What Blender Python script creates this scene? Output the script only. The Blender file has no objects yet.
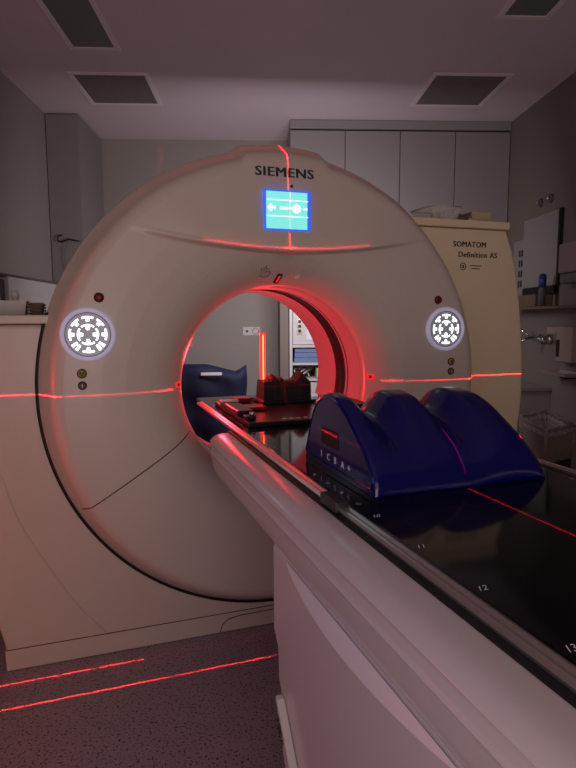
import bpy, bmesh, math, random
from mathutils import Vector, Matrix
random.seed(7)
sc = bpy.context.scene
C = sc.collection
PHI = math.radians(16.45)                       # the scanner stands turned in the room
RG = Matrix.Rotation(PHI, 4, 'Z')
def GW(x, y, z): return RG @ Vector((x, y, z))   # scanner frame -> room frame
HC = 1.0287                                     # isocentre height

# ------------------------------------------------------------------ camera
yaw, pitch, roll = 0.332509, 0.112712, -0.004215
fw = Vector((math.sin(yaw)*math.cos(pitch), math.cos(yaw)*math.cos(pitch), -math.sin(pitch)))
r_ = fw.cross(Vector((0, 0, 1))).normalized(); u_ = r_.cross(fw)
r2 = r_*math.cos(roll)+u_*math.sin(roll); u2 = -r_*math.sin(roll)+u_*math.cos(roll)
M = Matrix((r2, u2, -fw)).transposed().to_4x4(); M.translation = Vector((-0.74444, -2.24457, 1.29633))
cd = bpy.data.cameras.new('camera'); cam = bpy.data.objects.new('camera', cd); C.objects.link(cam)
cam.matrix_world = RG @ M
cd.sensor_fit = 'VERTICAL'; cd.sensor_height = 24; cd.lens = 580.375/768*24; cd.clip_start = 0.02
sc.camera = cam
# ------------------------------------------------------------------ view, world
vs = sc.view_settings; vs.view_transform = 'Standard'; vs.look = 'None'; vs.gamma = 1; vs.use_curve_mapping = False
vs.exposure = 0.0
w = bpy.data.worlds.new('world'); sc.world = w; w.use_nodes = True
w.node_tree.nodes['Background'].inputs[0].default_value = (0.9, 0.62, 0.58, 1)
w.node_tree.nodes['Background'].inputs[1].default_value = 0.035
# ------------------------------------------------------------------ lights
def area(name, loc, target, sx, sy, power, col):
    l = bpy.data.lights.new(name, 'AREA'); l.shape = 'RECTANGLE'; l.size = sx; l.size_y = sy; l.energy = power; l.color = col
    o = bpy.data.objects.new(name, l); C.objects.link(o); o.location = loc
    o.rotation_euler = (Vector(target)-Vector(loc)).to_track_quat('-Z', 'Y').to_euler(); return o
def point(name, loc, power, col, r=0.05):
    l = bpy.data.lights.new(name, 'POINT'); l.energy = power; l.color = col; l.shadow_soft_size = r
    o = bpy.data.objects.new(name, l); C.objects.link(o); o.location = loc; return o
area('control_window_light', (0.5, -4.2, 2.0), (0.1, 0, 1.1), 2.4, 1.2, 13.5, (1.0, 0.80, 0.68))
m_ = area('monitor_light', (-1.5, -2.5, 1.9), (0.03, -1.5, 0.9), 0.5, 0.25, 0.7, (0.32, 0.34, 1.0)); m_.data.spread = math.radians(70)
area('left_fill_light', (-1.75, -3.0, 1.1), (0.2, -1.2, 0.5), 0.8, 1.6, 3.6, (1.0, 0.70, 0.60))  # unseen fill added low on the left to light the table side
area('ceiling_fill_light', (0.2, -2.9, 1.0), (0.1, -0.8, 3.0), 1.2, 0.8, 13.5, (1.0, 0.80, 0.82))  # unseen upward fill added to brighten the ceiling
area('back_wall_fill_light', (0.2, 1.5, 1.75), (0.1, 3.4, 1.0), 0.9, 0.5, 22, (0.97, 0.93, 1.0))  # unseen lamp added behind the scanner to brighten the back wall
def laser(name, loc, planes, power, col=(1, 0.012, 0.018)):
    """a laser line projector: a point lamp whose beam is fanned into thin sheets.
    planes: (normal, half thickness, limiting axis or None, lo, hi, gain); vectors in the room frame"""
    l = bpy.data.lights.new(name, 'POINT'); l.energy = 1.0; l.color = (1, 1, 1); l.shadow_soft_size = 0.0
    l.use_nodes = True; nt = l.node_tree; N = nt.nodes; L = nt.links
    em = N['Emission']; geo = N.new('ShaderNodeNewGeometry'); total = None
    def math_(op, a, b=None, c=None):
        n = N.new('ShaderNodeMath'); n.operation = op
        for i, v in enumerate((a, b, c)):
            if v is None: continue
            if isinstance(v, (int, float)): n.inputs[i].default_value = v
            else: L.new(v, n.inputs[i])
        return n.outputs[0]
    def dot(v):
        n = N.new('ShaderNodeVectorMath'); n.operation = 'DOT_PRODUCT'; L.new(geo.outputs['Incoming'], n.inputs[0])
        n.inputs[1].default_value = tuple(v); return n.outputs['Value']
    for nrm, th, ax, lo, hi, gain in planes:
        d = dot(Vector(nrm).normalized())
        q = math_('DIVIDE', d, th); q = math_('MULTIPLY', q, q); q = math_('MULTIPLY', q, -1.0); q = math_('EXPONENT', q)
        q = math_('MULTIPLY', q, gain)
        for a_, lo_, hi_ in (ax if ax else []):
            a = dot(Vector(a_).normalized())
            q = math_('MULTIPLY', q, math_('GREATER_THAN', a, lo_)); q = math_('MULTIPLY', q, math_('LESS_THAN', a, hi_))
        total = q if total is None else math_('ADD', total, q)
    L.new(math_('MULTIPLY', total, power), em.inputs['Strength']); em.inputs['Color'].default_value = (*col, 1)
    o = bpy.data.objects.new(name, l); C.objects.link(o); o.location = loc; return o
gx = RG.to_3x3() @ Vector((1, 0, 0)); gy = RG.to_3x3() @ Vector((0, 1, 0)); gz = Vector((0, 0, 1))
laser('left_wall_laser', GW(-1.72, -0.229, HC), [(gz, 0.0014, None, 0, 0, 1), (gy, 0.0010, [(gz, -1, -0.02)], 0, 0, 3.6)], 1100)
laser('right_wall_laser', GW(1.60, -0.30, HC), [(gz, 0.0014, [(gx, -2, -0.05)], 0, 0, 1)], 650)
laser('ceiling_laser', GW(0, -0.62, 2.93), [(gx, 0.0011, [(gy, -0.27, 1), (gz, -2, 0)], 0, 0, 2), (gx, 0.0009, [(gy, -1, -0.27), (gz, -2, 0)], 0, 0, 22)], 800)
laser('floor_line_laser', GW(-1.72, -0.084, HC), [(gy, 0.0010, [(gx, 0.3, 0.742), (gz, -1, -0.3)], 0, 0, 6), (gy, 0.022, [(gz, -0.9, 0.45)], 0, 0, 0.012)], 600)
laser('ring_line_laser', GW(0.0, -0.03, 2.93), [(gy, 0.022, [(gz, -1, 0)], 0, 0, 1)], 7)
laser('ledge_line_laser', GW(0.0, -0.1255, 2.93), [(gy, 0.0028, [(gz, -2, 0), (gx, -0.24, 0.24)], 0, 0, 1), (gy, 0.003, [(gz, -2, 0), (gx, -0.018, 0.018)], 0, 0, 7)], 200)
laser('bore_ring_laser', GW(0.375, 0.045, HC), [(gy, 0.03, None, 0, 0, 1)], 0.8)
laser('bore_ring_laser', GW(-0.375, 0.045, HC), [(gy, 0.03, None, 0, 0, 1)], 0.8)
laser('bore_ring_laser', GW(0.0, 0.045, HC+0.375), [(gy, 0.03, None, 0, 0, 0.5), (gy, 0.004, [(gz, -1, -0.8)], 0, 0, 8)], 0.8)
point('left_scatter_glow', GW(-1.60, -0.60, 0.60), 2.8, (1, 0.03, 0.02), 0.08)
point('bore_glow_left', GW(-0.24, 0.30, 1.12), 7.0, (1, 0.02, 0.035), 0.04)
point('bore_glow_top', GW(0.0, 0.20, 1.36), 0.5, (1, 0.02, 0.03), 0.03)

# ------------------------------------------------------------------ materials
MATS = {}
def mat(name, col, rough=0.5, metal=0.0, spec=0.5, var=0.06, scale=12.0, bump=0.0, emit=None, estr=0.0, coat=0.0, trans=0.0, alpha=1.0, ior=1.45):
    if name in MATS: return MATS[name]
    m = bpy.data.materials.new(name); m.use_nodes = True; nt = m.node_tree; b = nt.nodes['Principled BSDF']
    b.inputs['Roughness'].default_value = rough; b.inputs['Metallic'].default_value = metal
    b.inputs['Specular IOR Level'].default_value = spec; b.inputs['Coat Weight'].default_value = coat
    b.inputs['Coat Roughness'].default_value = 0.08; b.inputs['IOR'].default_value = ior
    b.inputs['Transmission Weight'].default_value = trans; b.inputs['Alpha'].default_value = alpha
    tc = nt.nodes.new('ShaderNodeTexCoord'); nz = nt.nodes.new('ShaderNodeTexNoise'); nz.inputs['Scale'].default_value = scale
    nz.inputs['Detail'].default_value = 4; nt.links.new(tc.outputs['Object'], nz.inputs['Vector'])
    mx = nt.nodes.new('ShaderNodeMix'); mx.data_type = 'RGBA'
    mx.inputs[6].default_value = (*[c*(1-var) for c in col], 1); mx.inputs[7].default_value = (*[min(1, c*(1+var)) for c in col], 1)
    nt.links.new(nz.outputs['Fac'], mx.inputs[0]); nt.links.new(mx.outputs[2], b.inputs['Base Color'])
    if bump:
        bp = nt.nodes.new('ShaderNodeBump'); bp.inputs['Strength'].default_value = bump; bp.inputs['Distance'].default_value = 0.002
        nt.links.new(nz.outputs['Fac'], bp.inputs['Height']); nt.links.new(bp.outputs[0], b.inputs['Normal'])
    if emit: b.inputs['Emission Color'].default_value = (*emit, 1); b.inputs['Emission Strength'].default_value = estr
    MATS[name] = m; return m
WHITE = mat('scanner_shell', (0.62, 0.56, 0.50), 0.32, spec=0.5, var=0.015, scale=3)
SHELL_LIT = mat('scanner_shell_warm_lit', (0.82, 0.71, 0.50), 0.38, var=0.015, scale=3)  # shell with the warm light on the right cover put into its colour
LINER = mat('bore_liner', (0.66, 0.60, 0.58), 0.30, var=0.02)
SLIT = mat('scan_window_film', (0.05, 0.035, 0.04), 0.15, var=0.1)
BLACK = mat('black_gap', (0.006, 0.006, 0.007), 0.6)
CARBON = mat('carbon_tabletop', (0.004, 0.004, 0.0055), 0.07, spec=0.4, var=0.3, scale=40)
TABLEW = mat('table_shell', (0.60, 0.54, 0.49), 0.20, var=0.015, scale=3)
TABLE_LIT = mat('table_shell_lit', (0.72, 0.68, 0.64), 0.32, var=0.01)  # table shell with light from above put into the colour
ALU = mat('brushed_aluminium', (0.62, 0.57, 0.53), 0.28, metal=0.9, var=0.05)
DARKP = mat('dark_plastic', (0.012, 0.012, 0.014), 0.3)
INK = mat('lettering_ink', (0.012, 0.035, 0.07), 0.5)
INKB = mat('black_ink', (0.015, 0.015, 0.018), 0.5)
MARKW = mat('white_marking', (0.75, 0.75, 0.78), 0.5)
BLUEF = mat('blue_foam_cover', (0.0018, 0.0026, 0.080), 0.18, spec=0.38, var=0.12, scale=25, bump=0.15, coat=0.12)
NAVY = mat('navy_fabric', (0.002, 0.005, 0.030), 0.75, var=0.15, scale=30, bump=0.4)
BLKFOAM = mat('black_foam', (0.018, 0.010, 0.012), 0.35, var=0.1)
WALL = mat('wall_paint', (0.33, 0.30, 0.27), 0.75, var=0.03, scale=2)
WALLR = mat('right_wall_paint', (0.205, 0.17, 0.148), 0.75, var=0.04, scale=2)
CEIL = mat('ceiling_paint', (0.72, 0.62, 0.66), 0.85, var=0.03, scale=3)
CAB = mat('cabinet_laminate', (0.30, 0.272, 0.268), 0.45, var=0.03, scale=2)
CABL = mat('corner_cabinet_laminate', (0.265, 0.245, 0.24), 0.5, var=0.03, scale=2)
GRILLE = mat('vent_panel', (0.20, 0.17, 0.165), 0.7, var=0.1, scale=60)
LAMPGL = mat('unlit_lamp_glass', (0.15, 0.17, 0.155), 0.4)
FRAME = mat('vent_frame', (0.85, 0.74, 0.76), 0.6)
GREYL = mat('light_grey_plastic', (0.60, 0.58, 0.56), 0.4)
BROWN = mat('brown_wood', (0.16, 0.11, 0.07), 0.6, var=0.3, scale=20)
PAPERC = mat('cream_card', (0.55, 0.47, 0.30), 0.7)
CLEAR = mat('clear_plastic', (0.85, 0.82, 0.82), 0.15, alpha=0.22)
BAG = mat('bin_liner', (0.55, 0.50, 0.48), 0.3, alpha=0.35)
CHROME = mat('chrome', (0.7, 0.7, 0.72), 0.12, metal=1.0)
BLUEST = mat('blue_folder', (0.16, 0.22, 0.40), 0.5)
REDB = mat('dark_red_button', (0.20, 0.008, 0.012), 0.3)
YELB = mat('yellow_button', (0.40, 0.28, 0.04), 0.35)
GREYB = mat('grey_button', (0.13, 0.11, 0.11), 0.35)
REDGL = mat('red_lens', (0.5, 0.01, 0.01), 0.15, emit=(1, 0.02, 0.02), estr=0.8)
FROST = mat('frosted_ring', (0.72, 0.72, 0.85), 0.35, emit=(0.62, 0.62, 1.0), estr=0.17)
LENS = mat('lamp_lens_grey', (0.20, 0.20, 0.24), 0.25, emit=(0.6, 0.6, 0.75), estr=0.16)
LED = mat('white_led', (0.9, 0.9, 0.95), 0.4, emit=(0.93, 0.95, 1.0), estr=2.2)
SCRB = mat('screen_blue', (0.02, 0.05, 0.4), 0.3, emit=(0.045, 0.13, 0.85), estr=0.9)
SCRC = mat('screen_cyan', (0.1, 0.4, 0.4), 0.3, emit=(0.22, 0.80, 0.74), estr=0.95)
SCRW = mat('screen_white', (0.8, 0.8, 0.8), 0.3, emit=(0.85, 1.0, 0.85), estr=1.1)
ROD = mat('laser_lit_rod_red', (0.5, 0.01, 0.01), 0.3, emit=(1.0, 0.03, 0.02), estr=1.6)  # laser light on the rod put in as emission, here and in the core
RODC = mat('laser_lit_rod_core', (0.9, 0.3, 0.1), 0.3, emit=(1.0, 0.38, 0.16), estr=2.4)
NAVYB = mat('blue_cap_plastic', (0.02, 0.05, 0.22), 0.4)
# vinyl floor with flecks
def floor_mat():
    m = mat('speckled_vinyl', (0.30, 0.25, 0.29), 0.42, var=0.12, scale=9)
    nt = m.node_tree; b = nt.nodes['Principled BSDF']; src = b.inputs['Base Color'].links[0].from_socket
    tc = nt.nodes.new('ShaderNodeTexCoord'); prev = src
    for sc_, lo, hi, col in ((120, 0.59, 0.65, (0.035, 0.03, 0.035, 1)), (160, 0.60, 0.66, (0.36, 0.31, 0.34, 1))):
        nz = nt.nodes.new('ShaderNodeTexNoise'); nz.inputs['Scale'].default_value = sc_; nz.inputs['Detail'].default_value = 1
        nt.links.new(tc.outputs['Object'], nz.inputs['Vector'])
        mr = nt.nodes.new('ShaderNodeMapRange'); mr.inputs[1].default_value = lo; mr.inputs[2].default_value = hi
        nt.links.new(nz.outputs['Fac'], mr.inputs[0])
        mx = nt.nodes.new('ShaderNodeMix'); mx.data_type = 'RGBA'; mx.inputs[7].default_value = col
        nt.links.new(mr.outputs[0], mx.inputs[0]); nt.links.new(prev, mx.inputs[6]); prev = mx.outputs[2]
    nt.links.new(prev, b.inputs['Base Color']); return m
FLOOR = floor_mat()

# ------------------------------------------------------------------ mesh helpers
def BM(): return bmesh.new()
def merge(bm, t, mtx=None):
    if mtx is not None: bmesh.ops.transform(t, matrix=mtx, verts=t.verts)
    t.verts.index_update(); vs_ = [bm.verts.new(v.co) for v in t.verts]
    for f in t.faces:
        try: nf = bm.faces.new([vs_[v.index] for v in f.verts]); nf.smooth = f.smooth
        except ValueError: pass
    t.free()
def box(bm, x0, x1, y0, y1, z0, z1, bev=0.0, seg=2, mtx=None):
    t = BM(); bmesh.ops.create_cube(t, size=1)
    for v in t.verts: v.co = Vector(((x0+x1)/2+v.co.x*(x1-x0), (y0+y1)/2+v.co.y*(y1-y0), (z0+z1)/2+v.co.z*(z1-z0)))
    if bev: bmesh.ops.bevel(t, geom=t.edges[:], offset=bev, segments=seg, affect='EDGES', profile=0.5, clamp_overlap=True)
    merge(bm, t, mtx)
def cyl(bm, p0, p1, r, r1=None, seg=24, caps=True):
    p0, p1 = Vector(p0), Vector(p1); d = p1-p0; t = BM()
    bmesh.ops.create_cone(t, cap_ends=caps, segments=seg, radius1=r, radius2=r if r1 is None else r1, depth=d.length)
    for f in t.faces: f.smooth = len(f.verts) == 4
    merge(bm, t, Matrix.Translation((p0+p1)/2) @ d.to_track_quat('Z', 'Y').to_matrix().to_4x4())
def tube(bm, pts, r, seg=8, closed=False):
    pts = [Vector(p) for p in pts]; n = len(pts); rings = []
    prev = None
    for i, p in enumerate(pts):
        a = pts[(i-1) % n] if (closed or i > 0) else p; b = pts[(i+1) % n] if (closed or i < n-1) else p
        d = (b-a).normalized()
        if prev is None: s = d.orthogonal().normalized()
        else: s = (prev-d*prev.dot(d)).normalized()
        prev = s; t = d.cross(s); rr = r(i/(n-1)) if callable(r) else r
        rings.append([bm.verts.new(p+(s*math.cos(k*2*math.pi/seg)+t*math.sin(k*2*math.pi/seg))*rr) for k in range(seg)])
    m = n if closed else n-1
    for i in range(m):
        A, B = rings[i], rings[(i+1) % n]
        for k in range(seg):
            f = bm.faces.new((A[k], A[(k+1) % seg], B[(k+1) % seg], B[k])); f.smooth = True
    if not closed:
        bm.faces.new(rings[0][::-1]); bm.faces.new(rings[-1])
def prism(bm, pts, axis, a, b, bev=0.0, seg=2):
    """extrude a 2-D outline along an axis from a to b ('x': pts are (y,z); 'y': (x,z); 'z': (x,y))"""
    f3 = {'x': lambda p, t: (t, p[0], p[1]), 'y': lambda p, t: (p[0], t, p[1]), 'z': lambda p, t: (p[0], p[1], t)}[axis]
    t = BM(); A = [t.verts.new(f3(p, a)) for p in pts]; B = [t.verts.new(f3(p, b)) for p in pts]; n = len(pts)
    for i in range(n): t.faces.new((A[i], A[(i+1) % n], B[(i+1) % n], B[i]))
    t.faces.new(A[::-1]); t.faces.new(B)
    bmesh.ops.recalc_face_normals(t, faces=t.faces)
    if bev:
        es = [e for e in t.edges if abs((e.verts[0].co-e.verts[1].co).dot(Vector(f3((0, 0), 1)))) < 1e-6 and (e.calc_face_angle(0) or 0) > 0.6]
        bmesh.ops.bevel(t, geom=es, offset=bev, segments=seg, affect='EDGES', profile=0.5, clamp_overlap=True)
    merge(bm, t)
def lathe_y(bm, prof, n=128, cz=HC, a0=0.0, a1=2*math.pi, cx=0.0):
    closed = abs(a1-a0-2*math.pi) < 1e-6; m = n if closed else n+1; rings = []
    for r, y in prof:
        rings.append([bm.verts.new((cx+r*math.cos(a0+(a1-a0)*k/n), y, cz+r*math.sin(a0+(a1-a0)*k/n))) for k in range(m)])
    for A, B in zip(rings, rings[1:]):
        for k in range(n):
            f = bm.faces.new((A[k], A[(k+1) % m], B[(k+1) % m], B[k])); f.smooth = True
def disc_y(bm, x, z, r, y, n=32, r_in=0.0):
    lathe_y(bm, [(max(r_in, 1e-4), y), (r, y)], n, cz=z, cx=x)

def catm(P_, n=4):
    out = []
    for i in range(len(P_)-1):
        p0 = P_[max(i-1, 0)]; p1 = P_[i]; p2 = P_[i+1]; p3 = P_[min(i+2, len(P_)-1)]
        for k in range(n):
            t = k/n; out.append(tuple(0.5*((2*p1[j])+(-p0[j]+p2[j])*t+(2*p0[j]-5*p1[j]+4*p2[j]-p3[j])*t*t+(-p0[j]+3*p1[j]-3*p2[j]+p3[j])*t**3) for j in range(len(p1))))
    out.append(P_[-1]); return out
# ------------------------------------------------------------------ object helpers
def finish(name, bm, m, smooth=False):
    bmesh.ops.remove_doubles(bm, verts=bm.verts, dist=1e-6)
    bmesh.ops.recalc_face_normals(bm, faces=bm.faces)
    if smooth:
        for f in bm.faces: f.smooth = True
    me = bpy.data.meshes.new(name); bm.to_mesh(me); bm.free(); me.materials.append(m)
    return me
def setp(o, label, cat, group=None, kind=None):
    if label: o['label'] = label
    if cat: o['category'] = cat
    if group: o['group'] = group
    if kind: o['kind'] = kind
    return o
def thing(name, label, cat, base=(0, 0, 0), frame='G', group=None):
    o = bpy.data.objects.new(name, None); C.objects.link(o); o.empty_display_size = 0.1
    b = Vector(base); o['base'] = tuple(b); o['frame'] = frame
    o.matrix_world = (RG if frame == 'G' else Matrix.Identity(4)) @ Matrix.Translation(b)
    return setp(o, label, cat, group)
def part(name, bm, m, parent, label=None, smooth=False, kind=None):
    me = finish(name, bm, m, smooth)
    root = parent
    while root.parent: root = root.parent
    me.transform(Matrix.Translation(-Vector(root['base'])))
    o = bpy.data.objects.new(name, me); C.objects.link(o); o.parent = parent
    if label: o['label'] = label
    if kind: o['kind'] = kind
    return o
def single(name, bm, m, label, cat, base=(0, 0, 0), frame='G', group=None, smooth=False, kind=None):
    me = finish(name, bm, m, smooth); b = Vector(base); me.transform(Matrix.Translation(-b))
    o = bpy.data.objects.new(name, me); C.objects.link(o); o['base'] = tuple(b)
    o.matrix_world = (RG if frame == 'G' else Matrix.Identity(4)) @ Matrix.Translation(b)
    return setp(o, label, cat, group, kind)
def struct(name, bm, m):
    return single(name, bm, m, None, None, frame='W', kind='structure')
def copy_thing(o, loc, label, group=None):
    c = o.copy(); C.objects.link(c); c.location = loc; c['label'] = label
    if group: c['group'] = group
    for ch in o.children:
        k = ch.copy(); C.objects.link(k); k.parent = c
        for g in ch.children:
            q = g.copy(); C.objects.link(q); q.parent = k
    return c
def text_bm(s, height, width=None, bold=0.0, depth=0.0008, heavy=0.0):
    """flat lettering as a bmesh in (u, v, w); height = capital height"""
    cu = bpy.data.curves.new('t', 'FONT'); cu.body = s; cu.extrude = depth/height*0.7; cu.offset = bold; cu.size = 1.0; cu.resolution_u = 3; cu.space_character = 1.10 if heavy else 1.0
    o = bpy.data.objects.new('t', cu); C.objects.link(o)
    dg = bpy.context.evaluated_depsgraph_get(); me = bpy.data.meshes.new_from_object(o.evaluated_get(dg))
    bpy.data.objects.remove(o); bm = BM(); bm.from_mesh(me); bpy.data.meshes.remove(me)
    xs = [v.co.x for v in bm.verts]; ys = [v.co.y for v in bm.verts]
    x0, x1 = min(xs), max(xs); y0 = 0.0; y1 = 0.69
    k = height/(y1-y0); kx = k if width is None else width/(x1-x0)
    if heavy:
        g = bm.verts[:]+bm.edges[:]+bm.faces[:]
        for q in range(1, 4):
            d = bmesh.ops.duplicate(bm, geom=g)
            for v in d['geom']:
                if isinstance(v, bmesh.types.BMVert): v.co.x += heavy*q/3; v.co.z += 0.0004*q
    for v in bm.verts: v.co = Vector(((v.co.x-x0)*kx, v.co.y*k, v.co.z*k))
    return bm

# =================================================================== ROOM (room frame)
XL, XR, YB, ZC, YF = -1.86, 2.13, 3.46, 3.0, -4.6
b = BM(); box(b, XL-0.3, XR+0.3, YF-0.1, YB+0.15, -0.1, 0.0); struct('floor', b, FLOOR)
b = BM(); box(b, XL-0.3, XR+0.3, YF-0.1, YB+0.15, ZC, ZC+0.1); struct('ceiling', b, CEIL)
b = BM(); box(b, XL-0.12, XL, YF, YB, 0, ZC); struct('wall_left', b, WALL)
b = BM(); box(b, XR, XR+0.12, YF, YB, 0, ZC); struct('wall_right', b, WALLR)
b = BM(); box(b, XL-0.12, XR+0.12, YB, YB+0.12, 0, ZC); struct('wall_back', b, WALL)
b = BM(); box(b, XL-0.12, XR+0.12, YF-0.1, YF, 0, ZC); struct('wall_front', b, WALL)

# ceiling vents and unlit light panels
def vent(x0, x1, y0, y1, label, lamp=False):
    t = thing('ceiling_light' if lamp else 'ceiling_vent', label, 'ceiling light' if lamp else 'vent', ((x0+x1)/2, (y0+y1)/2, ZC), 'W',
              )
    f = BM(); wd = 0.035
    for a in ((x0-wd, x1+wd, y0-wd, y0), (x0-wd, x1+wd, y1, y1+wd), (x0-wd, x0, y0, y1), (x1, x1+wd, y0, y1)):
        box(f, *a, ZC-0.012, ZC-0.0005, 0.003)
    part('frame', f, FRAME, t)
    p = BM(); box(p, x0, x1, y0, y1, ZC-0.006, ZC-0.0005)
    part('diffuser' if lamp else 'grille', p, LAMPGL if lamp else GRILLE, t)
    if not lamp:
        s = BM(); n = 14
        for i in range(1, n): box(s, x0+0.01, x1-0.01, y0+(y1-y0)*i/n-0.004, y0+(y1-y0)*i/n+0.004, ZC-0.0085, ZC-0.006)
        part('slat_panel', s, GRILLE, t)
vent(-1.375, -0.882, 1.962, 2.508, 'square grey ceiling vent on the left, above the corner cabinet')
vent(1.172, 1.681, 1.887, 2.453, 'square grey ceiling vent on the right, in front of the wall cabinets')
vent(-1.235, -0.985, 0.35, 1.548, 'unlit long ceiling light panel at the upper left corner', True)
vent(1.306, 1.548, -0.13, 1.07, 'unlit long ceiling light panel at the upper right corner', True)

# tall corner cabinet
t = thing('corner_cabinet', 'tall grey two-door cabinet reaching the ceiling in the left back corner', 'cabinet', (-1.72, 3.11, 0), 'W')
b = BM(); box(b, -1.857, -1.60, 2.775, 3.457, 0.0, 2.995); part('body', b, CABL, t)
b = BM(); box(b, -1.853, -1.585, 2.757, 2.773, 0.06, 2.985, 0.002); part('door', b, CABL, t)
b = BM(); box(b, -1.598, -1.582, 2.775, 3.452, 0.06, 2.985, 0.002); part('side_panel', b, CABL, t)

# wall cabinets, back right: four tall doors under a filler strip
xs = [0.186, 0.665, 1.148, 1.637, 2.127]
names = ['grey tall wall cabinet directly behind the round top of the scanner, leftmost of four',
         'grey tall wall cabinet door, second from the left behind the scanner',
         'grey tall wall cabinet behind the small clear plastic tray, third of four',
         'grey tall wall cabinet beside the right wall, rightmost of four']
for i in range(4):
    x0, x1 = xs[i], xs[i+1]
    t = thing('wall_cabinet', names[i], 'cabinet', ((x0+x1)/2, 3.16, 1.62), 'W', 'tall cabinets on the back wall')
    b = BM(); box(b, x0+0.001, x1-0.001, 2.875, 3.457, 1.62, 2.915); part('body', b, CAB, t)
    b = BM(); box(b, x0+0.004, x1-0.004, 2.853, 2.873, 1.62, 2.910, 0.002); part('door', b, CAB, t)
b = BM(); box(b, 0.186, 2.127, 2.845, 3.457, 2.925, 2.997, 0.003)
single('cabinet_cornice', b, CAB, 'grey filler strip joining the four wall cabinets to the ceiling', 'cornice', (1.15, 3.15, 2.92), 'W')

# open shelf unit seen through the bore
t = thing('shelf_unit', 'white open shelf unit with drawers seen through the scanner opening', 'shelf', (0.62, 3.15, 0), 'W')
b = BM(); box(b, 0.175, 0.20, 2.86, 3.457, 0.0, 1.60); box(b, 1.09, 1.115, 2.86, 3.457, 0.0, 1.60); box(b, 0.20, 1.09, 3.43, 3.455, 0.0, 1.60)
box(b, 0.20, 1.09, 2.86, 3.43, 1.575, 1.60); part('frame', b, GREYL, t)
for z in (1.045, 0.885, 0.74):
    b = BM(); box(b, 0.20, 1.09, 2.87, 3.43, z-0.011, z+0.011); part('shelf_board', b, GREYL, t)
for z0, z1 in ((0.40, 0.715), (0.07, 0.385)):
    b = BM(); box(b, 0.205, 1.085, 2.862, 2.882, z0, z1, 0.004); d = part('drawer', b, GREYL, t)
    b = BM(); box(b, 0.5, 0.7, 2.845, 2.862, z1-0.05, z1-0.035, 0.003); part('handle', b, ALU, d)
for k in range(3):
    b = BM(); box(b, 0.22+0.002*k, 0.78+0.03*k, 2.90, 3.3, 0.898+0.044*k, 0.940+0.044*k, 0.004)
    single('folder', b, BLUEST, ['lowest flat blue folder in the stack on the white shelf', 'middle flat blue folder in the stack on the white shelf',
           'topmost flat blue folder in the stack on the white shelf'][k], 'folder', (0.5, 3.1, 0.898+0.044*k), 'W', 'blue folders on the shelf')
t = thing('machine_box', 'white glossy box with a grey control strip on the upper shelf, seen through the opening', 'box', (0.55, 3.15, 1.058), 'W')
b = BM(); box(b, 0.205, 0.85, 2.90, 3.38, 1.058, 1.555, 0.008); part('body', b, GREYL, t)
b = BM(); box(b, 0.245, 0.29, 2.893, 2.90, 1.15, 1.38, 0.002); s = part('control_strip', b, ALU, t)
b = BM()
for k in range(5): box(b, 0.255, 0.28, 2.889, 2.8935, 1.17+0.042*k, 1.195+0.042*k)
part('button', b, DARKP, s, kind='stuff')
b = BM(); box(b, 0.33, 0.62, 2.894, 2.90, 1.10, 1.36, 0.002); part('label_sheet', b, MARKW, t)
b = BM(); rn = random.Random(3)
for k in range(5):
    pts = []; x = 0.205+0.012*k; y = 2.93+0.03*k
    for i in range(30):
        a = i/29*math.pi*(2.2+0.5*rn.random()); pts.append((x+0.07*math.cos(a+k)+0.085, y+0.05*math.sin(a*1.3)+0.05, 0.765+0.07*abs(math.sin(a*0.7+k*0.8))))
    tube(b, pts, 0.006, 6)
single('cable_bundle', b, GREYL, 'tangle of pale looped cables on the lower white shelf', 'cables', (0.4, 3.0, 0.752), 'W')
b = BM(); box(b, 0.42, 0.66, 2.89, 3.05, 0.752, 0.845, 0.01); box(b, 0.45, 0.63, 2.885, 2.89, 0.775, 0.82, 0.002)
single('wooden_box', b, PAPERC, 'small brownish box beside the tangled cables on the lower shelf', 'box', (0.49, 2.97, 0.752), 'W')
b = BM(); box(b, 0.09, 0.17, 2.9, 3.457, 0, 2.2, 0.004)
single('pipe_casing', b, WALLR, 'narrow taupe vertical casing left of the white shelf unit', 'casing', (0.13, 3.2, 0), 'W')

# wall sockets
t = thing('wall_socket', 'white double wall socket plate on the back wall seen through the opening', 'socket', (-0.18, YB, 1.17), 'W')
b = BM(); box(b, -0.262, -0.092, YB-0.011, YB-0.0005, 1.127, 1.212, 0.003); part('plate', b, GREYL, t)
b = BM(); cyl(b, (-0.22, YB-0.018, 1.17), (-0.22, YB-0.011, 1.17), 0.012, seg=16); part('switch', b, DARKP, t)
b = BM(); lathe_y(b, [(0.026, YB-0.010), (0.030, YB-0.014), (0.034, YB-0.010)], 24, cz=1.17, cx=-0.135); part('socket_ring', b, GREYB, t)

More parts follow.
